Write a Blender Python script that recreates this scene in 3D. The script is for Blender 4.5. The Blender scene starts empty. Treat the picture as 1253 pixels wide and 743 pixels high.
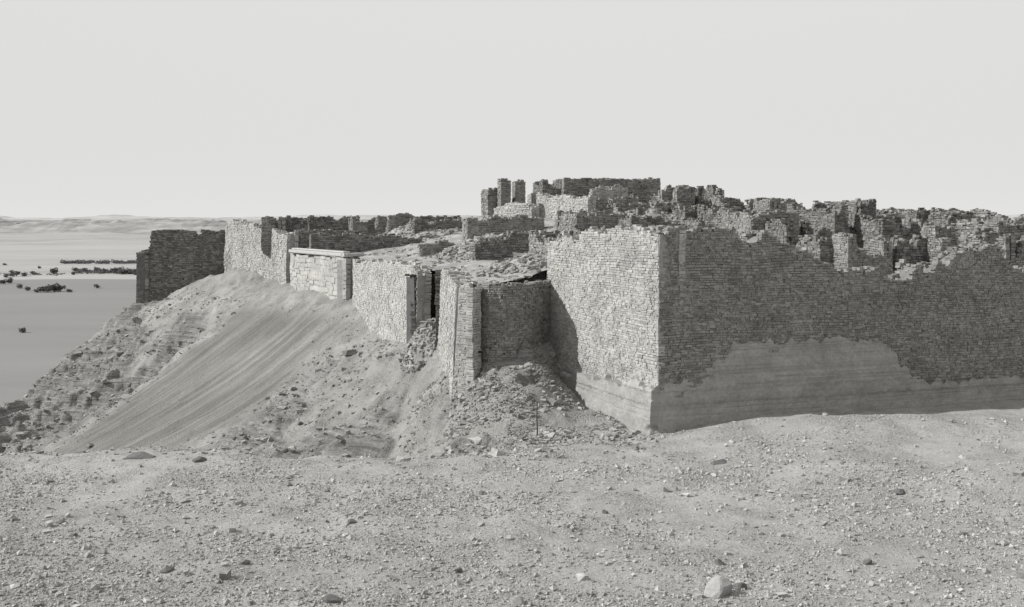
import bpy, math, random
import numpy as np
from mathutils import Vector
import bmesh
random.seed(3)
RG=np.random.default_rng(11)
scene=bpy.context.scene
FL=1250.0; CX=626.5; HY=268.0
def sv(px,py,d): return ((px-CX)/FL*d, d, (HY-py)/FL*d)

# ---------------------------------------------------------------- noise
def _h(ix,iy,seed):
    n=((ix*73856093)^(iy*19349663)^(seed*83492791))&0xffffffff
    n=((n^(n>>13))*1274126177)&0xffffffff
    n=n^(n>>16)
    return n/4294967295.0
def vn(x,y,seed=0):
    x=np.asarray(x,float)+1000.; y=np.asarray(y,float)+1000.
    ix=np.floor(x).astype(np.int64); iy=np.floor(y).astype(np.int64)
    fx=x-ix; fy=y-iy
    fx=fx*fx*(3-2*fx); fy=fy*fy*(3-2*fy)
    a=_h(ix,iy,seed); b=_h(ix+1,iy,seed); c=_h(ix,iy+1,seed); d=_h(ix+1,iy+1,seed)
    return (a*(1-fx)+b*fx)*(1-fy)+(c*(1-fx)+d*fx)*fy
def fbm(x,y,o=4,seed=0):
    r=0.;a=.5;t=0.
    for i in range(o):
        r=r+a*vn(np.asarray(x)*2**i,np.asarray(y)*2**i,seed+i*7);t+=a;a*=.5
    return r/t
def ridge(x,y,o=4,seed=0):
    r=0.;a=.5;t=0.
    for i in range(o):
        r=r+a*(1-np.abs(2*vn(np.asarray(x)*2**i,np.asarray(y)*2**i,seed+i*7)-1));t+=a;a*=.5
    return r/t
def sst(a,b,x):
    t=np.clip((x-a)/(b-a),0,1); return t*t*(3-2*t)

# ---------------------------------------------------------------- mesh accumulation
class Mesher:
    def __init__(s): s.V=[];s.T=[];s.Q=[];s.Tm=[];s.Qm=[];s.n=0
    def add(s,V,T=None,Q=None,mi=0):
        V=np.asarray(V,float).reshape(-1,3)
        if T is not None and len(T): s.T.append(np.asarray(T).reshape(-1,3)+s.n); s.Tm.append(np.full(len(s.T[-1]),mi))
        if Q is not None and len(Q): s.Q.append(np.asarray(Q).reshape(-1,4)+s.n); s.Qm.append(np.full(len(s.Q[-1]),mi))
        s.V.append(V); s.n+=len(V)
    def build(s,name,mats,smooth=False,parent=None):
        me=bpy.data.meshes.new(name)
        V=np.concatenate(s.V)
        T=np.concatenate(s.T) if s.T else np.zeros((0,3),int)
        Q=np.concatenate(s.Q) if s.Q else np.zeros((0,4),int)
        me.vertices.add(len(V)); me.vertices.foreach_set("co",V.ravel())
        li=np.concatenate([T.ravel(),Q.ravel()]).astype(np.int32)
        me.loops.add(len(li)); me.loops.foreach_set("vertex_index",li)
        np_=len(T)+len(Q); me.polygons.add(np_)
        ls=np.concatenate([np.arange(len(T))*3,len(T)*3+np.arange(len(Q))*4]).astype(np.int32)
        me.polygons.foreach_set("loop_start",ls)
        mi=np.concatenate((s.Tm or [np.zeros(0)])+(s.Qm or [np.zeros(0)])).astype(np.int32)
        me.polygons.foreach_set("material_index",mi)
        me.polygons.foreach_set("use_smooth",np.full(np_,smooth))
        for m in mats: me.materials.append(m)
        me.update(calc_edges=True); me.validate()
        ob=bpy.data.objects.new(name,me); scene.collection.objects.link(ob)
        if parent: ob.parent=parent
        return ob
def empty(name):
    o=bpy.data.objects.new(name,None); scene.collection.objects.link(o); return o

def boxes(m,C,T,N,hl,hd,hh,jit=.1,mi=0,bulge=.25):
    n=len(C)
    if n==0: return
    U=np.zeros_like(C); U[:,2]=1
    sg=np.array([[-1,-1,-1],[1,-1,-1],[1,-1,1],[-1,-1,1],[-1,1,-1],[1,1,-1],[1,1,1],[-1,1,1],[0,1,0]],float)
    P=np.repeat(sg[None],n,0)
    J=RG.uniform(-1,1,(n,9,3))*jit
    mn=np.minimum(hl,hh)
    L=P[...,0]*hl[:,None]+J[...,0]*mn[:,None]*2.2
    D=P[...,1]*hd[:,None]+J[...,1]*mn[:,None]*1.3
    Hh=P[...,2]*hh[:,None]+J[...,2]*mn[:,None]*1.8
    D[:,8]+=mn*bulge*RG.uniform(.1,1,n)
    V=C[:,None,:]+L[...,None]*T[:,None,:]+D[...,None]*N[:,None,:]+Hh[...,None]*U[:,None,:]
    off=(np.arange(n)*9)[:,None,None]
    q=np.array([[0,1,2,3],[0,4,5,1],[1,5,6,2],[2,6,7,3],[3,7,4,0]])[None]+off
    t=np.array([[4,5,8],[5,6,8],[6,7,8],[7,4,8]])[None]+off
    m.add(V.reshape(-1,3),t.reshape(-1,3),q.reshape(-1,4),mi)

OCT=np.array([[1,0,0],[-1,0,0],[0,1,0],[0,-1,0],[0,0,1],[0,0,-1]],float)
OCTT=np.array([[0,2,4],[2,1,4],[1,3,4],[3,0,4],[2,0,5],[1,2,5],[3,1,5],[0,3,5]])
CUB=np.array([[-1,-1,-1],[1,-1,-1],[1,1,-1],[-1,1,-1],[-1,-1,1],[1,-1,1],[1,1,1],[-1,1,1]],float)*.68
CUT=np.array([[0,2,1],[0,3,2],[4,5,6],[4,6,7],[0,1,5],[0,5,4],[1,2,6],[1,6,5],[2,3,7],[2,7,6],[3,0,4],[3,4,7]])
def rocks(m,C,S,kind='cub',mi=0,jit=.3,tilt=.6):
    C=np.asarray(C,float); S=np.asarray(S,float); n=len(C)
    if n==0: return
    B,TT={'oct':(OCT,OCTT),'cub':(CUB,CUT)}[kind]
    k=len(B)
    P=np.repeat(B[None],n,0)*(1+RG.uniform(-jit,jit,(n,k,1)))+RG.uniform(-.24,.24,(n,k,3))
    P=P*S[:,None,:]
    a=RG.uniform(0,6.283,n); b=RG.uniform(-tilt,tilt,n)
    ca,sa,cb,sb=np.cos(a)[:,None],np.sin(a)[:,None],np.cos(b)[:,None],np.sin(b)[:,None]
    y=P[...,1]*cb-P[...,2]*sb; z=P[...,1]*sb+P[...,2]*cb; x=P[...,0]
    X=x*ca-y*sa; Y=x*sa+y*ca
    V=np.stack([X,Y,z],-1)+C[:,None,:]
    off=(np.arange(n)*k)[:,None,None]
    m.add(V.reshape(-1,3),(TT[None]+off).reshape(-1,3),None,mi)

# ---------------------------------------------------------------- materials
def newmat(name):
    m=bpy.data.materials.new(name); m.use_nodes=True
    nt=m.node_tree; b=nt.nodes["Principled BSDF"]; b.inputs["Roughness"].default_value=.95
    b.inputs["Specular IOR Level"].default_value=.08
    return m,nt,b
def G(v): return (v*1.005,v,v*.985,1)
def ramp(nt,fac,stops):
    r=nt.nodes.new("ShaderNodeValToRGB"); e=r.color_ramp.elements
    e[0].position,e[0].color=stops[0][0],G(stops[0][1]); e[1].position,e[1].color=stops[-1][0],G(stops[-1][1])
    for p,v in stops[1:-1]:
        x=e.new(p); x.color=G(v)
    nt.links.new(fac,r.inputs[0]); return r.outputs[0]
def noise(nt,vec,scale,detail=4,rough=.6,dist=0):
    n=nt.nodes.new("ShaderNodeTexNoise"); n.inputs["Scale"].default_value=scale; n.inputs["Detail"].default_value=detail
    n.inputs["Roughness"].default_value=rough; n.inputs["Distortion"].default_value=dist
    nt.links.new(vec,n.inputs["Vector"]); return n.outputs["Fac"]
def voro(nt,vec,scale,feat='F1',out="Distance"):
    n=nt.nodes.new("ShaderNodeTexVoronoi"); n.feature=feat; n.inputs["Scale"].default_value=scale
    nt.links.new(vec,n.inputs["Vector"]); return n.outputs[out]
def coords(nt,sc=(1,1,1),rotz=0):
    t=nt.nodes.new("ShaderNodeTexCoord")
    if sc==(1,1,1) and rotz==0: return t.outputs["Object"]
    r=nt.nodes.new("ShaderNodeMapping"); r.inputs["Rotation"].default_value=(0,0,rotz)
    nt.links.new(t.outputs["Object"],r.inputs["Vector"])
    mp=nt.nodes.new("ShaderNodeMapping"); mp.inputs["Scale"].default_value=sc
    nt.links.new(r.outputs[0],mp.inputs["Vector"]); return mp.outputs[0]
def mix(nt,f,a,b,mode='MIX'):
    n=nt.nodes.new("ShaderNodeMix"); n.data_type='RGBA'; n.blend_type=mode
    for s,v in ((0,f),(6,a),(7,b)):
        if isinstance(v,(int,float)):
            n.inputs[s].default_value=v if s==0 else G(v)
        else: nt.links.new(v,n.inputs[s])
    return n.outputs[2]
def mth(nt,op,a,b=None,c=None):
    n=nt.nodes.new("ShaderNodeMath"); n.operation=op
    for i,v in enumerate((a,b,c)):
        if v is None: continue
        if isinstance(v,(int,float)): n.inputs[i].default_value=v
        else: nt.links.new(v,n.inputs[i])
    return n.outputs[0]
def bump(nt,b,h,strength,dist):
    n=nt.nodes.new("ShaderNodeBump"); n.inputs["Strength"].default_value=strength; n.inputs["Distance"].default_value=dist
    nt.links.new(h,n.inputs["Height"]); nt.links.new(n.outputs[0],b.inputs["Normal"]); return n
def stone_mat(name,lo,mid,hi,bs=.6,stain=True,patch_tone=0):
    m,nt,b=newmat(name); g=nt.nodes.new("ShaderNodeNewGeometry"); v=coords(nt)
    c=ramp(nt,g.outputs["Random Per Island"],[(0,lo),(.12,(lo+mid)/2),(.5,mid),(1,hi)])
    n1=ramp(nt,noise(nt,v,11,4,.75),[(.25,.66),(.75,1.2)])
    c=mix(nt,1,c,n1,'MULTIPLY')
    if patch_tone:   # random patches blended to one even tone
        c=mix(nt,mth(nt,'MULTIPLY',ramp(nt,noise(nt,v,1.3,6,.75,.5),[(.47,0),(.64,1)]),.6),c,patch_tone)
    if stain:
        n2=ramp(nt,noise(nt,v,.6,7,.75,.6),[(.3,.68),(.5,1.),(.7,1.16)])
        c=mix(nt,1,c,n2,'MULTIPLY')
    nt.links.new(c,b.inputs["Base Color"])
    bump(nt,b,noise(nt,v,14,5,.7),bs,.05)
    return m
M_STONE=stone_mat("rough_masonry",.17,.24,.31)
M_STONE_L=stone_mat("sunlight_toned_masonry",.27,.38,.46,.7,True,.42)  # same stone as rough masonry, sunlight brightness put into its base colour
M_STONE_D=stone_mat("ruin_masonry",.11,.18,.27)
M_STONE_V=stone_mat("weathered_ruin_masonry",.14,.23,.34)
M_STONE_X=stone_mat("breach_shade_masonry",.05,.09,.14)  # near-black base colour stands in for deep shade in the breach
M_PALE=stone_mat("pale_ashlar",.38,.42,.46,.3)
M_ROCK=stone_mat("rubble_stone",.18,.28,.37,.5)
M_GRAVEL=stone_mat("gravel_stone",.2,.34,.46,.3,False)
def simple(name,lo,hi,scale,bs=.4,bd=.04):
    m,nt,b=newmat(name); v=coords(nt)
    nt.links.new(ramp(nt,noise(nt,v,scale,6,.65),[(.3,lo),(.7,hi)]),b.inputs["Base Color"])
    bump(nt,b,noise(nt,v,scale*3,6,.7),bs,bd); return m
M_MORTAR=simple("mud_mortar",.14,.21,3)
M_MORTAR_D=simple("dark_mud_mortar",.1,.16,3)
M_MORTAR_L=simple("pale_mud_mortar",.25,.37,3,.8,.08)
M_WOOD=simple("weathered_wood",.05,.1,9)
M_FOL=simple("foliage",.08,.14,.5)
M_BOULDER=simple("boulder_stone",.3,.42,4,.6,.06)
M_BOULDER_D=simple("dark_boulder_stone",.1,.18,4,.5,.05)
M_STALK=simple("dry_stalk",.4,.5,9)

m,nt,b=newmat("cut_bedrock"); v=coords(nt); vs=coords(nt,(.015,.015,1.6))
c=ramp(nt,noise(nt,vs,1.3,4,.6,.0),[(.3,.31),(.44,.35),(.452,.25),(.464,.36),(.58,.35),(.592,.26),(.604,.37),(.75,.34)])
c=mix(nt,1,c,ramp(nt,noise(nt,v,.8,7,.75,.6),[(.3,.74),(.7,1.14)]),'MULTIPLY')
c=mix(nt,1,c,ramp(nt,noise(nt,v,6,6,.8),[(.3,.8),(.7,1.12)]),'MULTIPLY')
nt.links.new(c,b.inputs["Base Color"])
bump(nt,b,noise(nt,v,4,7,.8),.8,.08); M_FOOT=m

m,nt,b=newmat("desert_ground"); v=coords(nt)
def attr(nt,n):
    a=nt.nodes.new("ShaderNodeAttribute"); a.attribute_name=n; return a.outputs["Fac"]
base=ramp(nt,noise(nt,v,.25,7,.7,.6),[(.3,.36),(.48,.42),(.6,.46),(.72,.52)])
fine=ramp(nt,noise(nt,v,9,8,.85),[(.3,.56),(.5,1.),(.68,1.2)])
c=mix(nt,1,base,fine,'MULTIPLY')
peb=ramp(nt,voro(nt,v,13),[(.0,1.18),(.35,1.),(.6,.45)])
pm=ramp(nt,noise(nt,v,.6,5,.7),[(.42,.05),(.62,1)])
c=mix(nt,mth(nt,'MULTIPLY',pm,.65),c,mix(nt,1,c,peb,'MULTIPLY'))
c=mix(nt,attr(nt,"slope"),c,mix(nt,1,c,.76,'MULTIPLY'))
rz=math.atan2(.78,-.625)
mpv=coords(nt,(2.2,.03,.03),-rz); mpw=coords(nt,(.7,.06,.06),-rz)
st=ramp(nt,noise(nt,mpv,1.8,6,.75),[(.34,.17),(.45,.23),(.55,.26),(.66,.32)])
st=mix(nt,1,st,ramp(nt,noise(nt,mpw,1.2,5,.6),[(.35,.8),(.65,1.12)]),'MULTIPLY')
st=mix(nt,1,st,ramp(nt,noise(nt,v,7,7,.85),[(.3,.66),(.7,1.18)]),'MULTIPLY')
st=mix(nt,1,st,ramp(nt,noise(nt,v,.12,3,.5),[(.35,.86),(.65,1.12)]),'MULTIPLY')
c=mix(nt,attr(nt,"talus"),c,st)
vs=coords(nt,(.2,.2,3.2))
rk=ramp(nt,noise(nt,vs,1.6,7,.7,.4),[(.32,.18),(.45,.29),(.55,.36),(.7,.46)])
rk=mix(nt,1,rk,ramp(nt,noise(nt,v,2.4,7,.8),[(.3,.6),(.7,1.18)]),'MULTIPLY')
c=mix(nt,attr(nt,"crag"),c,rk)
nt.links.new(c,b.inputs["Base Color"])
h1=mth(nt,'ADD',mth(nt,'MULTIPLY',noise(nt,v,8,8,.8),1.2),mth(nt,'MULTIPLY',mth(nt,'MULTIPLY',voro(nt,v,13),pm),-.8))
h1=mth(nt,'ADD',h1,mth(nt,'MULTIPLY',mth(nt,'MULTIPLY',noise(nt,mpv,1.8,6,.75),attr(nt,"talus")),1.6))
h1=mth(nt,'ADD',h1,mth(nt,'MULTIPLY',mth(nt,'MULTIPLY',noise(nt,vs,1.6,7,.7,.4),attr(nt,"crag")),5))
bump(nt,b,h1,.9,.13); M_GROUND=m

m,nt,b=newmat("courtyard_sand"); v=coords(nt)
c=ramp(nt,noise(nt,v,.8,6,.7,.3),[(.3,.2),(.5,.3),(.7,.42)])
nt.links.new(c,b.inputs["Base Color"]); bump(nt,b,noise(nt,v,4,7,.75),.8,.15); M_YARD=m
m,nt,b=newmat("far_desert_sand"); v2=coords(nt,(.0011,.004,.004))
c=ramp(nt,noise(nt,v2,1.5,7,.7,.6),[(.32,.24),(.5,.31),(.7,.37)])
nt.links.new(c,b.inputs["Base Color"]); M_SAND=m
m,nt,b=newmat("far_hill_rock"); v=coords(nt,(.006,.006,.05))
c=ramp(nt,noise(nt,v,1.2,7,.7,.4),[(.3,.17),(.5,.26),(.7,.4)])
nt.links.new(c,b.inputs["Base Color"]); M_HILL=m
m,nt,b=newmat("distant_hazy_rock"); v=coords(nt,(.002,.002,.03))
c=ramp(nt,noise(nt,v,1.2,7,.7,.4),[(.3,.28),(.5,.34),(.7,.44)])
nt.links.new(c,b.inputs["Base Color"]); M_HILL2=m  # lighter base colour carries the haze of distance
m,nt,b=newmat("river_water"); v=coords(nt,(.004,.012,1))
c=ramp(nt,noise(nt,v,1,6,.65,.3),[(.3,.19),(.7,.225)])
nt.links.new(c,b.inputs["Base Color"]); b.inputs["Roughness"].default_value=.7; b.inputs["Specular IOR Level"].default_value=.02
v=coords(nt,(.3,.6,1)); bump(nt,b,noise(nt,v,1,4,.6),.15,.3); M_WATER=m

# ---------------------------------------------------------------- surfaces
def tps(P):
    P=np.array(P,float); n=len(P); xy=P[:,:2]/20
    def K(a,bb):
        r2=((a[:,None,:]-bb[None])**2).sum(-1); return np.where(r2>1e-12,.5*r2*np.log(r2+1e-12),0)
    A=np.zeros((n+3,n+3)); A[:n,:n]=K(xy,xy)+np.eye(n)*1e-4; A[:n,n]=1; A[:n,n+1:]=xy; A[n,:n]=1; A[n+1:,:n]=xy.T
    w=np.linalg.solve(A,np.concatenate([P[:,2],np.zeros(3)]))
    def f(x,y):
        x=np.asarray(x,float); y=np.asarray(y,float); sh=x.shape; q=np.stack([x.ravel(),y.ravel()],1)/20
        out=np.empty(len(q))
        for i in range(0,len(q),20000):
            k=q[i:i+20000]; out[i:i+20000]=K(k,xy)@w[:n]+w[n]+k@w[n+1:]
        return out.reshape(sh)
    return f
hp=[(168,380,100),(200,366,99),(240,347,98),(275,333,98.5),(310,335,93),(350,349,87),(390,359,80),(425,370,75),(440,390,72),
 (470,415,67),(505,440,60),(525,458,57),(545,474,53),(568,480,49.8),(590,470,50),(618,448,51),(648,426,51.8),(672,430,54),
 (100,425,95),(70,455,91),(20,500,86),(0,507,84),(250,405,84),(250,453,76),(150,470,82),(100,545,70),(300,548,59.5),(400,450,67),
 (400,556,53.5),(500,505,56.6),(500,566,49),(545,528,50),(560,568,44),(620,518,46.3),(620,562,42),(660,470,49.5),(680,500,48),(680,547,43.5),
 (350,400,77),(60,500,84)]
HP=[sv(*p) for p in hp]+[(4.4,47.5,-9.5),(3.2,50,-9.0),(2.2,52.5,-8.2),(5.7,44,-9.8),(14,47,-9.5),(26,51,-9.5),
 (-50,90,-18),(-45,60,-23),(-30,50,-17),(-20,42,-15.5),(-10,40,-12.5),(0,38,-11),(10,60,-9),(30,80,-9),(0,90,-7),(-25,112,-8),(30,120,-9),(-45,110,-16),(60,60,-10)]
hillf=tps(HP)
def slopecoords(x,y):
    return (x-2)*-.625+(y-55)*.78, (x-2)*-.78+(y-55)*-.625
def masks(x,y):
    a,dd=slopecoords(x,y)
    w=(fbm(x*.15,y*.15,4,5)-.5)*5
    up=40.5-.35*dd+w*.7+(fbm(x*.8,y*.8,3,6)-.5)*2; lo=19-.1*dd+w+(fbm(x*.8,y*.8,3,8)-.5)*2
    tal=sst(0,2.,up-a)*sst(0,2.,a-lo)*sst(0,2,dd+1.0)
    tal=tal*sst(40,44,y)
    crag=np.maximum(sst(0,2,a-up)*sst(.32,.44,fbm(x*.16,y*.16+5,4,23)+.02*(dd-6)),sst(0,2,lo-a)*sst(.36,.46,fbm(x*.2,y*.2+9,4,21)))*sst(1.2,3.,dd)*sst(41.,43.5,y)*(1-sst(1.,3.,x))
    return tal,crag
def forez(x,y):
    xc=[-60,-20.5,-12,-8.5,-4,-.8,1.5,2.5,5,60]; yc=[41.5,40.8,40.2,38.8,38.4,38.6,40.4,41.8,44,44]
    c=np.interp(x,xc,yc)+(fbm(x*.22,x*0+3,4,9)-.5)*4.5
    z=-9.3+.5*sst(7,14,x)*np.exp(-((y-45.5)/3.2)**2)-.45*np.exp(-((x-5.6)/2.5)**2-((y-45)/2.2)**2)
    z=z+(fbm(x*.13,y*.2,3,31)-.5)*.7*sst(20,26,y)*(1-sst(38,42,y)*.4)+(fbm(x*.9,y*.9,5,33)-.5)*.24
    z=z+np.maximum(0,17-y)*.45
    m_=1-sst(1.5,5,x)
    t=np.maximum(0,y-c)
    return z-m_*(.45*t*t/(t+2.5))
def terrH(x,y):
    tal,crag=masks(x,y); a,dd=slopecoords(x,y)
    h=hillf(x,y)
    lft=sst(22,34,a); amp=1.6+1.6*lft
    h=h+crag*((ridge(x*.2,y*.2,5,41)-.64)*amp)
    wob=(fbm(x*.12,y*.12,3,44)-.5)*1.4+(fbm(x*.5,y*.5,4,45)-.5)*.9
    for step,am in ((.9,.62),(.3,.6)):
        q=(h+wob)/step; fr=q-np.floor(q); led=(np.floor(q)+sst(.32,.64,fr))*step-wob
        h=h*(1-crag*am)+led*crag*am
    h=h+crag*((ridge(x*.9,y*.9,4,43)-.6)*.5)
    h=h+(1-tal)*(1-crag)*((ridge(x*.5,y*.5,5,47)-.55)*.7)*sst(42,46,y)
    h=h+tal*((ridge(a*.9,dd*.06,3,51)-.5)*.14+(fbm(x*.1,y*.1,2,52)-.5)*.4+(fbm(x*1.5,y*1.5,4,53)-.5)*.12)
    xe=np.interp(y,[40,60,84,86,91,95,100,104,130],[-44,-44,-42.5,-41.7,-40.5,-40,-37.4,-37.2,-30])+(fbm(y*.35,y*0,4,61)-.5)*3
    t=np.maximum(0,xe-x); h=h-2.0*t*t/(t+1.0)
    t2=np.maximum(0,y-112); h=h-2*t2*t2/(t2+3)
    f=forez(x,y)
    k=.22+.35*(1-sst(-4,0,x)); dlt=np.clip((h-f)/k,-30,30)
    r=np.where(dlt>0,h,f)+k*np.log1p(np.exp(-np.abs(dlt)))
    t3=np.maximum(0,-60-x)
    return np.maximum(r-2*t3,-63)
def gridmesh(name,xs,ys,zf,mat,smooth=True,keep=None,attrs=None):
    X,Y=np.meshgrid(xs,ys); Z=zf(X,Y)
    ny,nx=X.shape; idx=np.arange(nx*ny).reshape(ny,nx)
    Q=np.stack([idx[:-1,:-1],idx[:-1,1:],idx[1:,1:],idx[1:,:-1]],-1).reshape(-1,4)
    if keep is not None:
        cx=(X[:-1,:-1]+X[1:,1:])/2; cy=(Y[:-1,:-1]+Y[1:,1:])/2
        Q=Q[keep(cx,cy).ravel()]
    me=Mesher(); me.add(np.stack([X,Y,Z],-1).reshape(-1,3),None,Q)
    ob=me.build(name,[mat],smooth)
    if attrs:
        for k,fn in attrs.items():
            at=ob.data.attributes.new(k,'FLOAT','POINT'); at.data.foreach_set("value",fn(X,Y).astype(np.float32).ravel())
    return ob
def steps(*seg):
    out=[]
    for a,b_,s in seg: out.append(np.arange(a,b_,s))
    return np.concatenate(out+[[seg[-1][1]]])
xs=steps((-92,-47,2.5),(-47,10,.15),(10,26,.2),(26,75,1.5))
ys=steps((-25,18,2),(18,60,.15),(60,104,.2),(104,150,2))
ter=gridmesh("ground",xs,ys,terrH,M_GROUND,True,None,{"talus":lambda x,y:masks(x,y)[0],"crag":lambda x,y:masks(x,y)[1],"slope":lambda x,y:sst(-.8,1.6,hillf(x,y)-forez(x,y)+(fbm(x*.5,y*.5,4,88)-.5)*2)*(1-sst(3,6,x))})
ter["kind"]="structure"; ter["label"]="stony desert ground with ravine and eroded hillside"; ter["category"]="ground"

IP=[(7.5,48,-1.6),(3.2,57,-2.1),(12,49,-2.0),(15,51,-3.0),(18,52.5,-3.9),(22,54.5,-3.9),(26,55.5,-3.6),(33,58,-3.2),(24,60,-3.2),(0,55,-3.3),(-2,56,-3.2),(-4.5,62,-3.1),(-6,63,-3.1),(-9,70,-3.05),
 (-12,76,-2.85),(-18,86,-2.9),(-22,93,-1.9),(-27,100,-1.5),(-35,103,-1.8),(-8,80,-2.8),(-3,68,-2.8),(2.5,68,-2.4),(0,75,-2.2),(0,82,-1.5),(5,63,-2.0),(12,62,-2.2),
 (12,75,-1.2),(8,88,0),(20,65,-2.6),(20,75,-1.4),(20,90,-.5),(30,68,-2.4),(30,80,-1.2),(-10,95,-1.3),(0,100,.3),(-25,110,-1),(40,100,-.4),(0,125,0),(-15,88,-2.8)]
intf=tps(IP)
def inH(x,y): return intf(x,y)+(fbm(x*.3,y*.3,4,71)-.5)*.6+(fbm(x*1.3,y*1.3,3,72)-.5)*.25
POLY=[(7.1,46.0),(2.6,55.2),(1.9,55.7),(0.7,54.4),(-1.6,53.4),(-3.4,58.0),(-3.6,62.2),(-4.3,61.2),(-10.9,74.6),(-11.4,76),(-18.2,86.8),(-18.6,87.8),(-27.6,100.4),(-27.8,102),(-35.6,101),(-35.6,110),(-20,122),(20,128),(45,118),(45,59.8),(33,55.3)]
def inpoly(x,y):
    r=np.zeros(x.shape,bool); n=len(POLY)
    for i in range(n):
        x1,y1=POLY[i]; x2,y2=POLY[(i+1)%n]
        if y1==y2: continue
        c=((y1>y)!=(y2>y))&(x<(x2-x1)*(y-y1)/(y2-y1)+x1); r^=c
    return r
yard=gridmesh("courtyard_ground",np.arange(-37,46,.3),np.arange(45,128,.3),inH,M_YARD,True,inpoly)
yard["kind"]="structure"; yard["label"]="uneven sandy ground inside the ruined fortress"; yard["category"]="ground"

def plainH(x,y):
    bank=1010+(fbm(x*.004,x*0,3,81)-.5)*90
    return -63+4.8*sst(-10,25,y-bank)+(ridge(x*.003,y*.002,4,82)-.6)*14*sst(1500,3000,y)
pl=gridmesh("desert_plain",np.concatenate([np.arange(-16000,-3200,400),np.arange(-3200,-200,14),np.arange(-200,16001,400)]),
   np.concatenate([[-2000,-500,0,300,600,850],np.arange(900,1150,8),np.arange(1150,1800,30),np.arange(1800,4500,60),np.arange(4500,20001,700)]),plainH,M_SAND)
pl["kind"]="structure"; pl["label"]="wide pale desert plain beyond the river"; pl["category"]="ground"
rv=Mesher(); rv.add([(-16000,-2000,-60),(16000,-2000,-60),(16000,1100,-60),(-16000,1100,-60)],None,[[0,1,2,3]])
ob=rv.build("river",[M_WATER]); ob["kind"]="structure"; ob["label"]="broad calm grey river below the cliff"; ob["category"]="river"
def hillH(x,y):
    n=ridge(x*.0028,y*.0016,6,91)*.55+fbm(x*.0012,y*.001,3,93)*.45; m_=np.clip((n-.44)*5,0,1)
    m_=m_*.6+sst(0,.6,m_)*.4
    g=(ridge(x*.012,y*.008,5,94)-.5)*18
    def cone(cx,cy,rx,ry,hh): return (hh+g)*np.exp(-np.abs((x-cx)/rx)**1.4-np.abs((y-cy)/ry)**1.4)
    r=-62+(60+g)*m_*(.55+.55*fbm(x*.003,y*.003,3,92))*sst(4000,4300,y)*(1-sst(6300,6800,y))
    for cc in ((-2200,4350,120,170,70),(-1905,4300,80,100,40),(-1660,4320,110,130,52),(-1480,4350,140,140,60),(-2030,4500,90,120,46)): r=np.maximum(r,-62+cone(*cc))
    return r
hl=gridmesh("desert_hills",np.arange(-4200,-700,11),np.arange(3900,6900,22),hillH,M_HILL,False)
def farH(x,y):
    n=fbm(x*.0011,x*0+2,5,95); r=sst(.36,.62,n)
    return -62+(64+26*r+24*ridge(x*.004,y*.002,4,96))*np.clip(1-np.abs(y-9500)/900,0,1)
hf=gridmesh("distant_ridge",np.arange(-9000,9001,35),np.arange(8600,10401,120),farH,M_HILL2,False)
for o,l in ((hl,"low eroded desert hills with dark crests"),(hf,"pale distant ridge along the horizon")):
    o["kind"]="structure"; o["label"]=l; o["category"]="hills"

# ---------------------------------------------------------------- masonry
def N2(A): return np.array(A,float)
def prof(A,B,pts):
    A=N2(A);B=N2(B);L=np.hypot(*(B-A));t=(B-A)/L; S=[];Z=[]
    for px,py in pts:
        u=(px-CX)/FL
        s=(u*A[1]-A[0])/(t[0]-u*t[1]); s=min(max(s,-.5),L+.5)
        d=A[1]+t[1]*s; S.append(s); Z.append((HY-py)/FL*d)
    o=np.argsort(S); return np.array(S)[o],np.array(Z)[o]
def face(m,A,B,bot,top,course,length,depth,batter,cseed,z0,trim,skip,prot,mi=0,jit=.1,bulge=.25):
    A=N2(A);B=N2(B);L=np.hypot(*(B-A));t=(B-A)/L;n=np.array([t[1],-t[0]])
    r=np.random.default_rng(cseed); zt=max(top[1])+.2; z=z0
    Cs=[];HL=[];HH=[]
    while z<zt:
        h=course*r.uniform(.65,1.35); zc=z+h/2
        k=int(L/length*2.4)+6; le=length*RG.uniform(.35,1.7,k); e=np.concatenate([[-RG.uniform(0,length)],le]).cumsum()
        off=batter*(zc-z0)
        lo_=off if trim[0] else 0; hi_=L-off if trim[1] else L
        s0=np.clip(e[:-1],lo_,hi_); s1=np.clip(e[1:],lo_,hi_); w=s1-s0; ok=w>.05
        s=(s0+s1)/2
        zw=zc+(fbm(s*.4,s*0+zc*.6,2,cseed+3)-.5)*course*2.2
        ok&=(zw<np.interp(s,*top)+RG.uniform(-.14,.06,k))&(zw>np.interp(s,*bot)-h)
        ok&=(RG.random(k)>skip)&((vn(s*1.6,zw*2.2,cseed+31)<.94)|(RG.random(k)>.5))
        s=s[ok]; w=w[ok]; zw=zw[ok]; kk=len(s)
        if kk:
            pr=RG.uniform(-.025,prot,kk)+(fbm(s*.5,zw*.5,2,cseed+5)-.5)*.14
            o=-depth/2+pr-off
            Cs.append(np.stack([A[0]+t[0]*s+n[0]*o,A[1]+t[1]*s+n[1]*o,zw],1))
            HL.append(w/2-.003); HH.append(np.full(kk,h/2)*RG.uniform(.76,1.04,kk))
        z+=h
    if not Cs: return
    C=np.concatenate(Cs);hl_=np.concatenate(HL);hh_=np.concatenate(HH);k=len(C)
    T=np.tile([t[0],t[1],0],(k,1));Nn=np.tile([n[0],n[1],0],(k,1))
    boxes(m,C,T,Nn,hl_,np.full(k,depth/2),hh_,jit,mi,bulge)
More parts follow.
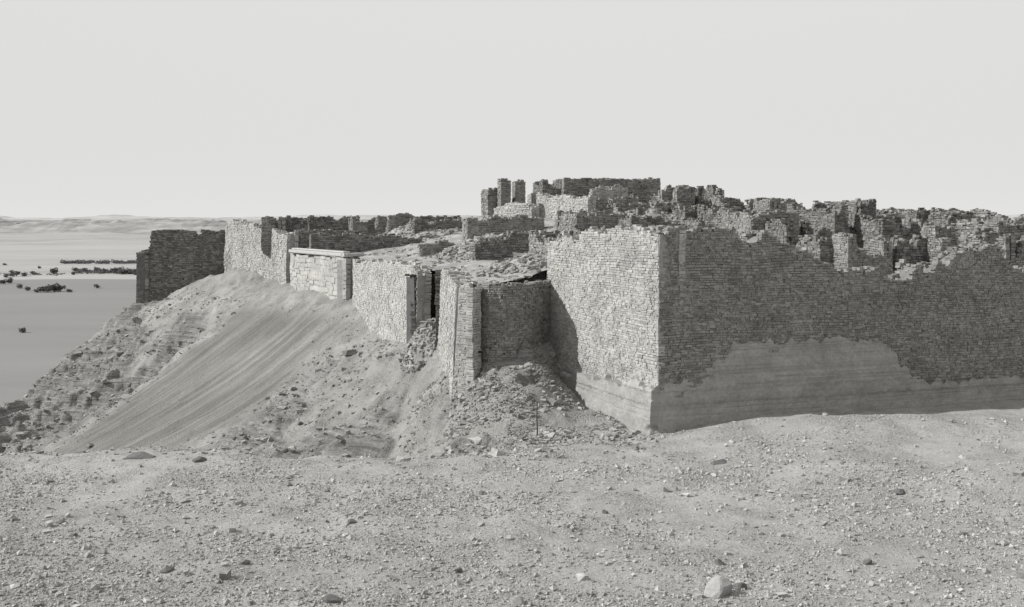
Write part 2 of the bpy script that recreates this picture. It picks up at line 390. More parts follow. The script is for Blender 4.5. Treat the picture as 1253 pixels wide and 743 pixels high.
def wall(m,A,B,bot,top,thick=.7,course=.21,length=.36,batter=0.,cseed=1,z0=None,trim=(0,0),back=True,ends=(1,1),skip=.012,prot=.03,cope=1.,jit=.13,bulge=.3,cin=.07):
    A=N2(A);B=N2(B);L=np.hypot(*(B-A));t=(B-A)/L;n=np.array([t[1],-t[0]])
    bot=(np.array(bot[0],float),np.array(bot[1],float)); top=(np.array(top[0],float),np.array(top[1],float))
    if z0 is None: z0=bot[1].min()
    dep=min(.34,thick*.45)
    face(m,A,B,bot,top,course,length,dep,batter,cseed,z0,trim,skip,prot,0,jit,bulge)
    if back: face(m,B-n*thick,A-n*thick,(L-bot[0][::-1],bot[1][::-1]),(L-top[0][::-1],top[1][::-1]),max(course*1.2,.16),max(length*1.2,.26),dep,0,cseed,z0,(0,0),skip,prot,0,jit,bulge)
    if ends[0]: face(m,A-n*(thick),A-n*.02,([0,thick],[np.interp(0,*bot)]*2),([0,thick],[np.interp(.2,*top)]*2),course,length,dep,0,cseed,z0,(0,0),skip,prot,0,jit,bulge)
    if ends[1]: face(m,B-n*.02,B-n*thick,([0,thick],[np.interp(L,*bot)]*2),([0,thick],[np.interp(L-.2,*top)]*2),course,length,dep,0,cseed,z0,(0,0),skip,prot,0,jit,bulge)
    s=np.linspace(.12,L-.12,max(3,int(L/.35))); bz=np.interp(s,*bot)-.3; tz=np.maximum(np.interp(s,*top)-.2,bz+.05)
    k=len(s); P=A[None]+t[None]*s[:,None]
    def row(o,z): return np.stack([P[:,0]+n[0]*o,P[:,1]+n[1]*o,z],1)
    nr=max(2,int((tz.max()-bz.min())/.5)); rows=[]
    for i in range(nr+1):
        z=bz+(tz-bz)*i/nr
        rows.append(row(-cin-batter*(z-z0)+(fbm(s*.5,z*.5,2,cseed+5)-.5)*.14,z))
    rows+= [row(-(thick-.1)+0*tz,tz),row(-(thick-.1)+0*bz,bz)]
    V=np.stack(rows,1); K_=len(rows)
    idx=np.arange(k*K_).reshape(k,K_)
    Q=np.stack([idx[:-1,:-1],idx[1:,:-1],idx[1:,1:],idx[:-1,1:]],-1).reshape(-1,4)
    Q=np.concatenate([Q,[[idx[0,0],idx[0,nr],idx[0,nr+1],idx[0,nr+2]]],[[idx[-1,0],idx[-1,nr],idx[-1,nr+1],idx[-1,nr+2]]]])
    m.add(V.reshape(-1,3),None,Q,1)
    nc=int(L*thick*13*cope)
    if nc:
        s=RG.uniform(.05,L-.05,nc); zz=np.interp(s,*top); o=-RG.uniform(.1,thick-.08,nc)-batter*(zz-z0)
        C=np.stack([A[0]+t[0]*s+n[0]*o,A[1]+t[1]*s+n[1]*o,zz-.13+RG.uniform(-.05,.08,nc)],1)
        S=np.stack([RG.uniform(.08,.2,nc),RG.uniform(.07,.15,nc),RG.uniform(.05,.1,nc)],1)
        rocks(m,C,S,'cub',0,tilt=.35)
def setl(o,label,cat,group=None):
    o["label"]=label; o["category"]=cat
    if group: o["group"]=group
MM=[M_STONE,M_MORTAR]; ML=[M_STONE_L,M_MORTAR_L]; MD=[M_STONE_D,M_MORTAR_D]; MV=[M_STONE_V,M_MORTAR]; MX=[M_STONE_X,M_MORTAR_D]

# corner bastion
CO=(6.43,45.0); LF=(1.75,55.2); RT=(33.2,54.4)
topL=prof(LF,CO,[(664,300),(672,293),(678,294),(684,287),(694,290),(700,295),(706,289),(709,282),(722,279),(730,283),(738,284),(745,277),(752,275),(762,281),(768,283),(776,276),(782,277),(795,286),(805,281)])
botL=prof(LF,CO,[(664,426),(680,438),(694,455),(712,458),(728,464),(745,462),(760,469),(780,466),(805,474)])
topR=prof(CO,RT,[(805,281),(815,284),(828,277),(850,280),(868,279),(903,279),(907,292),(920,301),(930,293),(938,282),(948,284),(956,295),(968,297),(978,306),(992,306),(1003,318),(1018,321),(1028,332),(1050,327),(1064,333),(1072,327),(1085,338),(1103,343),(1118,340),(1126,318),(1134,336),(1142,335),(1152,320),(1162,324),(1175,311),(1190,303),(1203,306),(1215,296),(1228,302),(1236,325),(1253,330),(1290,325),(1330,318)])
ftR=prof(CO,RT,[(805,474),(820,472),(834,470),(838,463),(854,460),(860,450),(872,447),(878,437),(892,434),(899,424),(925,421),(934,418),(990,418),(994,415),(1060,415),(1080,418),(1086,429),(1097,432),(1103,446),(1112,450),(1118,461),(1135,468),(1160,465),(1180,468),(1215,463),(1253,464),(1340,462)])
z0=-7.9
bast=empty("corner_bastion"); setl(bast,"massive corner wall of coursed rubble stone with broken top","fortress wall")
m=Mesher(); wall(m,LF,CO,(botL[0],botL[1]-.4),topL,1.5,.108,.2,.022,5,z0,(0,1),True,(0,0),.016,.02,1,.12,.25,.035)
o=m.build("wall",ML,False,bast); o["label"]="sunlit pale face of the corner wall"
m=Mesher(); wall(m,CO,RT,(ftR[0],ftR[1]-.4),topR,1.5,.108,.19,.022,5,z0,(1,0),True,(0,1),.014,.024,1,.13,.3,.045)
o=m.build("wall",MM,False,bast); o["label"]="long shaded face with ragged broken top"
def footing():
    c=N2(CO);l=N2(LF);r=N2(RT)
    tL=(c-l)/np.hypot(*(c-l)); nL=np.array([tL[1],-tL[0]]); tR=(r-c)/np.hypot(*(r-c)); nR=np.array([tR[1],-tR[0]])
    LL=np.hypot(*(c-l)); LR=np.hypot(*(r-c)); nl=150; nr=360; nv=46
    q=np.concatenate([np.arange(nl+1)/nl,np.arange(1,nr+1)/nr]); sd=np.concatenate([np.zeros(nl+1),np.ones(nr)])[:,None]
    v=np.linspace(0,1,nv)[None]; q=q[:,None]
    s=np.where(sd==0,q*LL,q*LR)
    zt=np.where(sd==0,np.interp(s,*botL),np.interp(s,*ftR))+(fbm(s*2.6,s*0,4,105)-.5)*.6
    z=-10.6+(zt+10.6)*v
    oL=.06+.3*sst(-7.25,-7.6,z)*(.4+.6*q)+.08*np.maximum(0,-7.7-z); oR=.0+.03*np.maximum(0,-7.2-z)
    X=[]
    for k in (0,1):
        p0=l[k]+oL*nL[k]; pc=c[k]+oL*nL[k]+oR*nR[k]; p1=r[k]+oR*nR[k]
        X.append(np.where(sd==0,p0+(pc-p0)*q,pc+(p1-pc)*q))
    S=np.where(sd==1,s,s-LL)+z*0
    edge=np.where(sd==0,np.minimum(1,(1-q)*LL/.3),np.minimum(1,q*LR/.3))
    lay=np.floor(z*1.7+.01*S); layo=_h(lay.astype(np.int64)+500,lay.astype(np.int64)*0+3,77)
    d=.05*(layo-.5)+.05*(fbm(S*.8,z*2.4,5,101)-.5)+.08*(fbm(S*.5,z*.8,4,102)-.5)+.07*(ridge(S*1.5,z*2,5,103)-.6)
    cn=-(1-edge)*(.02+.35*np.maximum(0,fbm(z*2.6,z*0+4,4,104)-.48))
    for k in (0,1):
        nn=np.where(sd==0,nL[k],nR[k]); X[k]=X[k]+nn*d*edge+(nL[k]+nR[k])*cn
    V=np.stack([X[0],X[1],z],-1)
    nn=np.concatenate([np.where(sd==0,nL[0],nR[0]),np.where(sd==0,nL[1],nR[1])],1)
    last=V[:,-1,:].copy(); last[:,:2]-=nn*.7; last[:,2]+=.03
    V=np.concatenate([V,last[:,None,:]],1); n=V.shape[0];k=nv+1
    idx=np.arange(n*k).reshape(n,k)
    Q=np.stack([idx[:-1,:-1],idx[1:,:-1],idx[1:,1:],idx[:-1,1:]],-1).reshape(-1,4)
    m=Mesher(); m.add(V.reshape(-1,3),None,Q); return m.build("footing",[M_FOOT],False,bast)
fo=footing(); fo["label"]="pale layered bedrock footing under the masonry"

# rounded tower wall
mt=Mesher()
pts=[(-2.3,52.7),(-1.85,51.95),(-1.2,51.45),(-.45,51.35),(.25,51.7),(.85,52.4),(1.3,53.2),(1.75,54.2),(2.4,55.1)]
for i in range(len(pts)-1):
    A,B=pts[i],pts[i+1]; L=math.dist(A,B)
    wall(mt,A,B,([0,L],[-9.2,-9.2]),([0,L],[-3.2-.15*random.random(),-3.2-.15*random.random()]),1.0,.11,.19,.01,9,-9.2,(0,0),False,(0,0),.02)
ob=mt.build("round_tower",MM); setl(ob,"shaded rounded rubble stone tower between bastion and buttress","tower")
# buttress
M_BUT=[stone_mat("pale_wall_masonry",.32,.41,.48,.5,True,.44),M_MORTAR_L]  # paler than the rough masonry, with paler patches
mp_=Mesher()
A=(-4.4,58.6);B=(-3.05,51.3);C=(-1.95,50.75);D=(-3.8,62.6)
tp=prof(A,B,[(532,332),(536,328),(541,334),(546,342),(552,346)])
wall(mp_,A,B,prof(A,B,[(532,475),(550,510)]),tp,1.0,.112,.2,.045,12,-9.9,(0,1),True,(0,0),.014,.02,1,.13,.2,.03)
L=math.dist(B,C); wall(mp_,B,C,([0,L],[-10.1,-10.1]),([0,L*.3,L*.6,L],[-3.1,-3.35,-3.2,-3.5]),.9,.112,.2,.045,12,-9.9,(1,1),False,(0,1),.014,.02,1,.13,.2,.03)
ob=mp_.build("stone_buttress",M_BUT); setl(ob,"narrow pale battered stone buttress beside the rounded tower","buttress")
# retaining wall
mr=Mesher()
A=(-11.75,74.3);B=(-5.75,61.1);C=(-4.2,63.6)
tp=prof(A,B,[(429,317),(437,321),(445,318),(470,321),(482,319),(495,323),(503,326),(509,334)])
bt=prof(A,B,[(429,380),(445,400),(470,425),(505,450),(512,460)])
wall(mr,A,B,bt,tp,1.0,.125,.22,.03,14,-9,(0,1),True,(0,0),.014,.02,.8,.12,.15,.035)
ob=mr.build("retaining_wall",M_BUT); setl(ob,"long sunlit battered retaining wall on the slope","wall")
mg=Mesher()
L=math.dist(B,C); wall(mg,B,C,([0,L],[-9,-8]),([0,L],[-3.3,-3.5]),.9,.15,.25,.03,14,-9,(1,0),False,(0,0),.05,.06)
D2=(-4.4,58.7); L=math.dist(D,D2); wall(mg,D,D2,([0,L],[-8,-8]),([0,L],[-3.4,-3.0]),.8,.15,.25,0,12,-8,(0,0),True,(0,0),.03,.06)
ob=mg.build("breach_wall",MX); setl(ob,"rough walls coloured shadow-dark inside the narrow breach","wall")
# ashlar platform
plat=empty("stone_platform"); setl(plat,"pale ashlar stone platform with thin projecting cornice","platform")
A=(-18.6,85.7);B=(-12.3,75.6);C=(-11.3,77.4)
LA=math.dist(A,B); m=Mesher()
wall(m,A,B,([0,LA],[-6.8,-7.4]),([0,LA],[-2.9,-2.85]),1.0,.32,.7,.0,21,-7.5,(0,0),False,(1,0),.0,.02,0,.05,.08,.03)
L=math.dist(B,C); wall(m,B,C,([0,L],[-7.4,-6]),([0,L],[-2.85,-2.85]),1.0,.32,.7,0,21,-7.5,(0,0),False,(0,0),0,.02,0,.05,.08,.03)
m.build("wall",[M_PALE,M_MORTAR_L],False,plat)
def obox(m,A,B,out,inn,z0,z1,ext=0.,mi=0,bev=.02):
    A=N2(A);B=N2(B);t=(B-A)/np.hypot(*(B-A));n=np.array([t[1],-t[0]]); A=A-t*ext;B=B+t*ext
    pr=[(-inn,z0),(out-.04,z0),(out,z0+.06),(out,z1-bev),(out-bev,z1),(-inn,z1)]
    V=[];k=len(pr)
    for P in (A,B):
        for o,z in pr: V.append((P[0]+n[0]*o,P[1]+n[1]*o,z))
    Q=[[i,(i+1)%k,k+(i+1)%k,k+i] for i in range(k)]
    T=[[0,i,i+1] for i in range(1,k-1)]+[[k,k+i+1,k+i] for i in range(1,k-1)]
    m.add(V,T,Q,mi)
mc=Mesher(); obox(mc,A,B,.14,.5,-2.82,-2.56,.03); obox(mc,B,C,.13,.5,-2.825,-2.565,-.01)
obox(mc,A,B,.03,.5,-2.56,-2.42,-.4)
mc.build("cornice",[simple("pale_cornice",.36,.46,3,.4)],False,plat)

# enclosure wall
me_=Mesher()
A=(-28.3,100.2);B=(-19.3,87.1)
wall(me_,A,B,prof(A,B,[(272,336),(310,340),(350,355)]),prof(A,B,[(272,276),(280,268),(288,270),(297,275),(305,272),(312,277),(318,280),(332,281),(340,286),(349,286)]),1.2,.15,.25,.03,17,-6.8,(0,0),True,(0,0),.02,.03,1,.13,.2,.045)
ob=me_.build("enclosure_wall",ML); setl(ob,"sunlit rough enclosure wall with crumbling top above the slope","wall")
# far tower
mf=Mesher()
A=(-36.6,99.2);B=(-27.9,101.2); LT=math.dist(A,B)
tpf=prof(A,B,[(168,309),(181,308),(183.5,300),(185,283),(200,281),(238,282),(241,290),(245,289),(247,281),(262,283),(276,282)])
wall(mf,A,B,([0,LT],[-10.4,-6.0]),tpf,1.2,.16,.28,.03,19,-10.4,(1,0),True,(0,0),.012,.05)
Cc=(-37.6,108.5); L=math.dist(Cc,A)
wall(mf,Cc,A,([0,L],[-10.4,-10.4]),([0,L],[-2.9,-3.2]),1.2,.22,.4,.03,19,-10.4,(0,1),True,(0,0),.012,.06)
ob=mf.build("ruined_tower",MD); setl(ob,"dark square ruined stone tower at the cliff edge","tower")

# ---------------------------------------------------------------- ruined houses
def house(px0,px1,ytop,d,dep=4.5,th=20,jag=.5,thick=.55,name="ruined_house",label="roofless ruined house of rough stone walls",door=True,flat=False,zt=None,mats=None,xy=None,w=None,grp="ruined houses inside the fortress"):
    seed=random.randint(1,99999)
    x0=(px0-CX)/FL*d if xy is None else xy[0]
    if xy is not None: d=xy[1]
    th=math.radians(th); c,s=math.cos(th),math.sin(th)
    if w is None:
        u=(px1-CX)/FL; w=(u*d-x0)/(c-u*s)
    A=N2((x0,d));B=A+w*N2((c,s));nb=N2((-s,c));Cc=B+nb*dep;D=A+nb*dep
    zt=(HY-ytop)/FL*d if zt is None else zt
    zb=float(min(inH(np.array([P[0]]),np.array([P[1]]))[0] for P in (A,B,Cc,D)))-.3
    zt=max(zt,zb+.9)
    co=.125 if d<64 else .145; le=.22 if d<64 else .25
    m=Mesher(); k=0
    for P,Q_,dr in ((D,A,0),(A,B,1),(B,Cc,0),(Cc,D,0)):
        L=math.dist(P,Q_); sN=np.linspace(0,L,max(4,int(L/.18)))
        j=np.floor(fbm(sN*.7+k*13,sN*0+seed%97,4,seed%1000)*9)/9
        j2=fbm(sN*.4+k*5,sN*0+seed%53,2,seed%777)
        tz=zt-jag*(np.clip((j-.4)*2.4,0,1)+np.clip((j2-.5)*4,0,1)*2.2+(fbm(sN*3,sN*0,2,seed%31)-.5)*.7)
        if flat: tz=zt+0*sN-.12*np.clip(j-.5,0,1)
        if dr and door and L>2.6:
            dc=L*(.3+.4*((seed%17)/17)); mk=np.abs(sN-dc)<.45; tz=np.where(mk,np.minimum(tz,zb+.9),tz)
        wall(m,P,Q_,([0,L],[zb,zb]),(sN,tz),thick,co,le,0,seed%50+1,zb,(0,0),True,(0,0),.02,.04,.8)
        k+=1
    ob=m.build(name,mats or random.choice([MD,MD,MV,MM])); setl(ob,label,"ruin",grp); return ob,(A+Cc)/2
LAB="roofless ruined house of rough stone walls"
HS=[(320,349,265,90,4),(347,376,266,93,4),(379,430,264,97,5),(432,474,265,94,5),(476,506,262,92,4),(507,574,264,90,5),
 (718,782,240,87,5),(705,770,262,75,4),(775,826,237,91,5),(780,830,248,80,4),
 (828,850,227,89,3),(855,886,228,91,4),(886,960,241,88,4),(942,982,243,86,4),(838,882,250,78,4),
 (885,945,254,73,4),(920,978,258,67,5),(978,1022,257,79,4),(1021,1072,244,70,5),(1072,1120,257,77,4),(1080,1145,264,68,4),
 (1122,1190,257,76,5),(1038,1092,285,58,4.5),(1098,1150,290,60,4),(1145,1225,275,66,5),(1152,1212,294,59.5,4),(1222,1268,270,67,4),
 (1186,1255,262,80,5),(962,1025,268,64,4.5),(1230,1290,287,61,4),(672,708,283,62,3.5),(725,795,278,60,4),(838,905,275,54.5,4),(1003,1036,290,59,4)]
cent=[]
for i,(a,b_,yt,d,dep) in enumerate(HS):
    near=d<62
    o,cn=house(a,b_,yt,d,dep,random.uniform(10,24) if a>560 else random.uniform(9,16),random.uniform(.3,.75) if a>560 else random.uniform(.2,.5),.6,
       label=("collapsed stone house behind the outer wall" if near else LAB),door=(i%3==0))
    cent.append(cn)
tries=0;cnt=0
while cnt<15 and tries<1500:
    tries+=1
    d=random.uniform(58,98); px=random.uniform(700,1260); x=(px-CX)/FL*d
    p=N2((x,d))
    if min(np.hypot(*(c_-p)) for c_ in cent)<4.2: continue
    zf=float(inH(np.array([x]),np.array([d]))[0])
    o,cn=house(0,0,0,d,random.uniform(2,3.2),random.uniform(5,24),random.uniform(.3,.8),.5,xy=(x-2.5,d-1.3),w=random.uniform(4,8),zt=zf+random.uniform(1.0,1.6),label="long low stone ruin reduced to broken walls",door=False)
    cent.append(p); cnt+=1
def freewall(name,label,A,B,bz,tops,mats,cs,thick=.8):
    m=Mesher(); L=math.dist(A,B)
    wall(m,A,B,([0,L],[bz,bz]),prof(A,B,tops),thick,.145,.24,0,cs,bz,(0,0),True,(1,1),.01)
    ob=m.build(name,mats); setl(ob,label,"wall"); return ob
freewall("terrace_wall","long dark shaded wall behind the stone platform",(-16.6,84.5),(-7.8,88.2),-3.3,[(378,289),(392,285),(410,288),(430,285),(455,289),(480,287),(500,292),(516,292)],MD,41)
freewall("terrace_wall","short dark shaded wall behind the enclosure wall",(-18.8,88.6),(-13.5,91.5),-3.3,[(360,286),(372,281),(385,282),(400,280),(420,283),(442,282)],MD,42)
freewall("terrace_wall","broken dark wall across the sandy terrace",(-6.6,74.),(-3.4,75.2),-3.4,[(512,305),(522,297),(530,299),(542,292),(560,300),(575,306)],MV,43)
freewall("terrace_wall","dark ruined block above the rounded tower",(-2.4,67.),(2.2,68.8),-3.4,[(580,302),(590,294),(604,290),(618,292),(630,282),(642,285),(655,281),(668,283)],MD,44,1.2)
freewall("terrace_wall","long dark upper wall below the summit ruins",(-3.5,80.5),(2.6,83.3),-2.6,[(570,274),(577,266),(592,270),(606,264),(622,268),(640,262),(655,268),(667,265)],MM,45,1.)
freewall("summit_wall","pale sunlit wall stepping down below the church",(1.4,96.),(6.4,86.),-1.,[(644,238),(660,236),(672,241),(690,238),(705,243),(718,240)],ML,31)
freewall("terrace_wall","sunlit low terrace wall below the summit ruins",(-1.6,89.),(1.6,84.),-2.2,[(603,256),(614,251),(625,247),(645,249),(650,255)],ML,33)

# church
hall,_=house(690,808,218,99,6,8,.1,.7,name="church_hall",label="long roofless church hall with level wall top",door=False,flat=True,grp=None,mats=[M_STONE,M_MORTAR])
hall["category"]="church"
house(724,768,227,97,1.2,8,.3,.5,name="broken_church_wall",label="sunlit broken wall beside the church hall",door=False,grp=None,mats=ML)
house(664,694,220,100,5,10,.35,.6,label="heaped ruin of upper stone rooms",door=False,mats=MD)
freewall("church_gable","tall sloping wall fragment of the ruined church",(-2.2,93.),(-.2,93.9),-.5,[(597,234),(600,231),(604,232),(606,229),(610,231),(613,228),(617,233),(624,240)],MV,51,1.6)
freewall("standing_pier","slender broken pier of ruined church masonry",(-1.0,92.4),(-.1,92.8),-.5,[(613,222),(615,218),(618,219),(620,218),(623,221),(625,228)],MM,52,.8)
freewall("standing_pier","slender broken pier with notched top",(.3,94.),(1.25,94.4),-.5,[(630,227),(632,222),(634,224),(637,219),(640,220),(642,226),(644,232)],MM,53,.8)

# ---------------------------------------------------------------- rubble & gravel
def scatter(n,xr,yr,cond,size,hf,kind='cub',mesh=None,mi=0,flat=.65,sink=.25,tilt=.6):
    x=RG.uniform(*xr,n);y=RG.uniform(*yr,n); k=cond(x,y); x=x[k];y=y[k]; n=len(x)
    r=size(n); z=hf(x,y)+r*flat*(1-2*sink)*.5
    S=np.stack([r*RG.uniform(.8,1.4,n),r*RG.uniform(.7,1.1,n),r*flat*RG.uniform(.6,1.2,n)],1)
    rocks(mesh,np.stack([x,y,z],1),S,kind,mi,tilt=tilt)
g=Mesher()
fr=lambda x,y:(np.abs(x)<.53*y+1)&(terrH(x,y)>-11.5)
den=lambda x,y:fr(x,y)&(fbm(x*.3,y*.45,4,201)+RG.uniform(-.2,.2,len(x))-.016*(y-31)-.06*sst(6,14,x)*sst(34,42,y)>.49)
scatter(170000,(-26,26),(23,46),den,lambda n:np.clip(RG.lognormal(-3.68,.5,n),.013,.12),terrH,'oct',g,0,.95)
scatter(5500,(-26,26),(23,46),lambda x,y:fr(x,y)&(RG.random(len(x))<1-.03*(y-23)),lambda n:np.clip(RG.lognormal(-3.1,.42,n),.03,.15),terrH,'cub',g,0,.85)
ob=g.build("gravel",[M_GRAVEL]); ob["kind"]="stuff"; setl(ob,"loose desert gravel strewn over the ground","gravel")
g=Mesher()
def hcond(x,y):
    tal,crag=masks(x,y); a,dd=slopecoords(x,y)
    p=np.where(crag>.3,.45,.4)*(1-tal*.95); p=np.where(x>-3,.8,p)
    p=p*np.where(fbm(x*.3,y*.3,3,203)>.5,1,.18)
    return (RG.random(len(x))<p)&(dd>-.5)&(y>39.5)&(x<6.2)&(x>-43)
scatter(65000,(-43,6.5),(39.5,101),hcond,lambda n:np.clip(RG.lognormal(-3.0,.6,n),.02,.4),terrH,'cub',g,0,.7,.38)
scatter(1500,(-43,0),(44,100),lambda x,y:(masks(x,y)[1]>.4),lambda n:np.clip(RG.lognormal(-1.8,.4,n),.1,.5),terrH,'cub',g,0,.7,.45,.3)
scatter(20000,(-5,6.4),(42,56),lambda x,y:(slopecoords(x,y)[1]>-1)&(x<6.43-(y-45)*.46-.7)&(fbm(x*.5,y*.5,3,7)>.42),lambda n:np.clip(RG.lognormal(-3.25,.6,n),.02,.22),terrH,'cub',g,0,.65,.42)
ob=g.build("slope_rubble",[M_ROCK]); ob["kind"]="stuff"; setl(ob,"fallen stones scattered down the hillside below walls","rubble")
g=Mesher()
ic=lambda x,y:inpoly(x,y)&(fbm(x*.3,y*.3,3,207)+RG.uniform(-.08,.08,len(x))>.5)
scatter(26000,(-36,36),(46,103),ic,lambda n:np.clip(RG.lognormal(-2.45,.4,n),.05,.22),inH,'cub',g)
ob=g.build("fortress_rubble",[M_ROCK]); ob["kind"]="stuff"; setl(ob,"collapsed building stones covering the fortress interior","rubble")
def heap(cx,cy,rad,h,hf,n,name,label,ex=1.):
    g=Mesher(); k=30
    u,v=np.meshgrid(np.linspace(-1,1,k),np.linspace(-1,1,k),indexing='ij'); r=np.hypot(u,v)
    hz=lambda x,y,r:hf(x,y)+h*np.maximum(0,1-r)**.8*(.6+.8*ridge(x*.5,y*.5,3,9))+(fbm(x,y,3,3)-.5)*.35
    x=cx+u*rad*ex;y=cy+v*rad; z=hz(x,y,r)-np.where(r>.95,.8,0)
    idx=np.arange(k*k).reshape(k,k); g.add(np.stack([x,y,z],-1).reshape(-1,3),None,np.stack([idx[:-1,:-1],idx[1:,:-1],idx[1:,1:],idx[:-1,1:]],-1).reshape(-1,4),1)
    r=np.sqrt(RG.uniform(0,.9,n));a=RG.uniform(0,6.283,n);x=cx+np.cos(a)*r*rad*ex;y=cy+np.sin(a)*r*rad
    s=np.clip(RG.lognormal(-2.4,.45,n),.05,.3); z=hz(x,y,r)
    rocks(g,np.stack([x,y,z],1),np.stack([s*1.2,s,s*.7],1))
    ob=g.build(name,[M_ROCK,M_YARD]); ob["kind"]="stuff"; setl(ob,label,"rubble")
heap(-4.9,60.2,1.7,1.2,terrH,600,"rubble_heap","steep heap of fallen stones in the wall breach")
heap(.6,58.,1.8,.5,inH,400,"rubble_heap","rubble heap on the terrace above rounded tower",1.2)
heap(3.,61,2.,.8,inH,500,"rubble_heap","rubble heap against the bastion",1.)
heap(-1.5,72.5,3,1.1,inH,700,"rubble_heap","sandy rubble mound on the terrace",1.4)
heap(-8.5,92,3,1.2,inH,600,"rubble_heap","eroded rubble mound behind the sandy terrace",1.6)
heap(11,80,3,1.3,inH,600,"rubble_heap","rubble mound among the ruined houses",1.4)
heap(24,84,3,1.3,inH,600,"rubble_heap","rubble mound among the ruined houses",1.6)

def rock(px,py,w,h,dark,label):
    d=9.3*FL/(py-HY)
    for _ in range(8):
        x=(px-CX)/FL*d; z=float(terrH(np.array([x]),np.array([d]))[0]); d=-z*FL/(py-HY)
    x=(px-CX)/FL*d; R=w/FL*d/2
    bm=bmesh.new(); bmesh.ops.create_icosphere(bm,subdivisions=3,radius=1)
    sd=random.random()*100
    planes=[(Vector((random.uniform(-1,1),random.uniform(-1,1),random.uniform(-.2,1))).normalized(),random.uniform(.5,.8)) for _ in range(9)]
    for v in bm.verts:
        c=v.co.copy()
        for nn,dd in planes:
            e=c.dot(nn)-dd
            if e>0: c-=nn*e
        f=.9+.25*float(fbm(c.x*2+sd,c.y*2+c.z*1.7+sd,3,5)); v.co=c*f*1.2
    me=bpy.data.meshes.new("boulder"); bm.to_mesh(me); bm.free()
    me.materials.append(M_BOULDER_D if dark else M_BOULDER)
    o=bpy.data.objects.new("boulder",me); scene.collection.objects.link(o)
    o.location=(x,d,z+h/FL*d*.25); o.scale=(R,R*.8,h/FL*d*.62); o.rotation_euler=(0,0,random.uniform(-.4,.4))
    setl(o,label,"rock","loose boulders on the desert ground")
rock(877,727,33,22,0,"large pale angular boulder on gravel ground")
rock(905,720,15,9,1,"dark small rock beside the pale boulder")
rock(636,738,14,12,0,"pale pointed stone on gravel ground")
rock(408,736,20,10,1,"dark flat stone on gravel ground")
for p in [(170,560,34,6,1),(245,564,20,6,1),(880,567,22,5,1),(205,699,16,6,1),(1100,603,18,6,1),(1062,690,12,6,1),(590,605,10,5,1),
          (75,640,12,5,1),(90,657,10,5,1),(560,700,10,6,1),(740,628,10,5,1),(430,640,10,5,1),(300,690,10,6,1),(880,690,11,6,1),(1180,655,11,5,1)]:
    rock(*p,"small dark weathered stone lying on gravel ground")
for p in [(700,602,9,5,0),(820,655,8,5,0),(330,655,8,5,0),(1205,700,9,6,0),(1150,640,8,4,0)]:
    rock(*p,"small pale weathered stone lying on gravel ground")

def stick(name,P,Q_,r,mat,label,cat):
    P=np.array(P,float);Q_=np.array(Q_,float);k=6;V=[]
    seg=5
    for i in range(seg+1):
        c=P+(Q_-P)*i/seg; c[0]+=math.sin(i*1.3)*r*.6
        for j in range(k):
            a=j/k*6.283; rr=r*(1-.35*i/seg); V.append((c[0]+math.cos(a)*rr,c[1]+math.sin(a)*rr,c[2]))
    Q=[[i*k+j,i*k+(j+1)%k,(i+1)*k+(j+1)%k,(i+1)*k+j] for i in range(seg) for j in range(k)]
    T=[[seg*k,seg*k+j,seg*k+j+1] for j in range(1,k-1)]
    m=Mesher(); m.add(V,T,Q); o=m.build(name,[mat]); setl(o,label,cat); return o
def gz(x,y): return float(terrH(np.array([x]),np.array([y]))[0])
x,y=1.07,44.2; z=gz(x,y)
stick("wooden_stake",(x,y,z-.2),(x+.03,y,z+1.5),.035,M_WOOD,"dark upright wooden stake in the rubble slope","stake")
x,y=-11.3,33.2; z=gz(x,y); stick("dry_stalk",(x+.15,y,z-.05),(x-.3,y,z+.8),.014,M_STALK,"thin pale dry stalk leaning over gravel","plant")
x,y=-5.9,25.3; z=gz(x,y); stick("dry_stalk",(x,y,z-.05),(x-.02,y,z+.55),.01,M_STALK,"thin upright dry stalk on gravel","plant")

# ---------------------------------------------------------------- vegetation along the river
def leafmesh(m,c,r,n):
    a=RG.normal(size=(n,3)); a/=np.linalg.norm(a,axis=1)[:,None]; rad=RG.uniform(.35,1,n)**.6
    lob=.75+.35*np.sin(a[:,0]*3+c[0])*np.cos(a[:,1]*4)
    C=np.array(c)+a*(rad*lob)[:,None]*np.array(r)
    C[:,2]=np.maximum(C[:,2],c[2]-r[2]*.75)
    s=max(r)*.16
    rocks(m,C,np.tile([s,s,s*.6],(n,1))*RG.uniform(.5,1.3,(n,1)),'oct')
protos=[]
for i in range(3):
    m=Mesher(); leafmesh(m,(0,0,2.6),(3.4,3.,2.4),120); leafmesh(m,(2.8*(i-1),0,1.7),(2.8,2.4,1.7),80)
    ts=[(math.cos(a)*.35,math.sin(a)*.35,-1) for a in (0,1.57,3.14,4.71)]+[(math.cos(a)*.2,math.sin(a)*.2,3) for a in (0,1.57,3.14,4.71)]
    m.add(ts,None,[[0,1,5,4],[1,2,6,5],[2,3,7,6],[3,0,4,7]])
    protos.append(m.build("tree",[M_FOL]))
spots=[(4,347,.9),(12,346,1),(20,340,1.1),(30,340,.9),(66,337,1.3),(8,341,.8),(92,334,1),(90,338,.7),(104,335,1),(118,334,1.1),(128,335,.9),(140,336,1.2),(150,337,1.3),(158,337,1.2),(166,338,1.3),(147,334,1.1),(172,337,1.2),
       (50,357,.9),(58,357,1.2),(66,356,1.3),(74,356,1.1),(84,357,.6),(28,406,.8),(118,352,.7),(5,326,.6),(48,330,.6),(40,338,.8),(24,352,.8),(34,355,.7),(14,336,.7)]
n=0
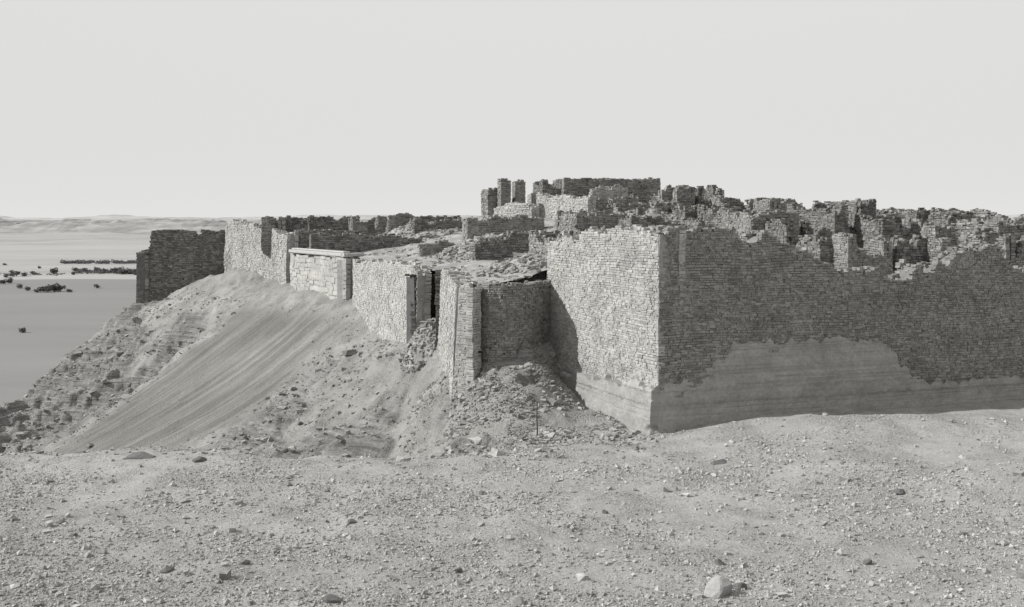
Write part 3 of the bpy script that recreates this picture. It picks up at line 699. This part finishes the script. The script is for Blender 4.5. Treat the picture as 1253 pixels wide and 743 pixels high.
for px,py,s in spots:
    d=59.5*FL/(py-HY); src=protos[n%3]
    o=src if n<3 else src.copy()
    if n>=3: scene.collection.objects.link(o)
    x=(px-CX)/FL*d; zz=max(-60,float(plainH(np.array([x]),np.array([d]))[0]))
    k=1.0 if py<380 else .7
    o.location=(x,d,zz-.2); o.scale=(s*1.3*k,s*1.3*k,s*1.15*k); o.rotation_euler=(0,0,n*1.7)
    setl(o,"flooded tree standing in the river shallows" if py>345 else "dark bushy tree on the far riverbank","tree","trees along the river"); n+=1
m=Mesher()
for i in range(190):
    px=RG.uniform(76,240); d=RG.uniform(1320,1370); leafmesh(m,((px-CX)/FL*d,d,-57),(6,6,RG.uniform(2.2,4)),22)
for i in range(120):
    px=RG.uniform(96,240); d=RG.uniform(1080,1130); leafmesh(m,((px-CX)/FL*d,d,-57),(5,5,RG.uniform(1.5,3.)),22)
for i in range(30):
    px=RG.uniform(-20,80); d=RG.uniform(1040,1090); leafmesh(m,((px-CX)/FL*d,d,-58),(4,4,RG.uniform(.8,1.8)),12)
ob=m.build("tree_grove",[M_FOL]); ob["kind"]="stuff"; setl(ob,"far dark groves in strips beyond the river","trees")

# ---------------------------------------------------------------- light, world, camera
el=math.radians(36); S=np.array([-.993,-.10]); S/=np.hypot(*S)
sd=Vector((S[0]*math.cos(el),S[1]*math.cos(el),math.sin(el)))
sun=bpy.data.lights.new("sun",'SUN'); sun.energy=5.0; sun.angle=math.radians(.5); sun.color=(1,.99,.97)
so=bpy.data.objects.new("sun",sun); scene.collection.objects.link(so); so.rotation_euler=sd.to_track_quat('Z','Y').to_euler(); so.location=(-60,30,60)
w=bpy.data.worlds.new("World"); scene.world=w; w.use_nodes=True; nt=w.node_tree
bg=nt.nodes["Background"]; sky=nt.nodes.new("ShaderNodeTexSky"); sky.sky_type='NISHITA'; sky.sun_disc=False
sky.sun_elevation=el; sky.sun_rotation=math.atan2(S[0],S[1]); sky.dust_density=2
bw=nt.nodes.new("ShaderNodeRGBToBW"); nt.links.new(sky.outputs[0],bw.inputs[0])
p=mth(nt,'POWER',mth(nt,'MAXIMUM',bw.outputs[0],.05),-.04); p=mth(nt,'MULTIPLY',p,7.75)
cm=nt.nodes.new("ShaderNodeCombineColor")
for i,f in enumerate((1.003,1,.985)): nt.links.new(mth(nt,'MULTIPLY',p,f),cm.inputs[i])
nt.links.new(cm.outputs[0],bg.inputs[0]); bg.inputs[1].default_value=.1
cam=bpy.data.cameras.new("camera"); co=bpy.data.objects.new("camera",cam); scene.collection.objects.link(co); scene.camera=co
co.location=(0,0,0); co.rotation_euler=(math.radians(90),0,0)
cam.sensor_width=36; cam.lens=1250/1253*36; cam.shift_y=-103.5/1253; cam.clip_end=40000; cam.clip_start=.1
scene.view_settings.view_transform='Standard'; scene.view_settings.look='None'; scene.view_settings.exposure=0
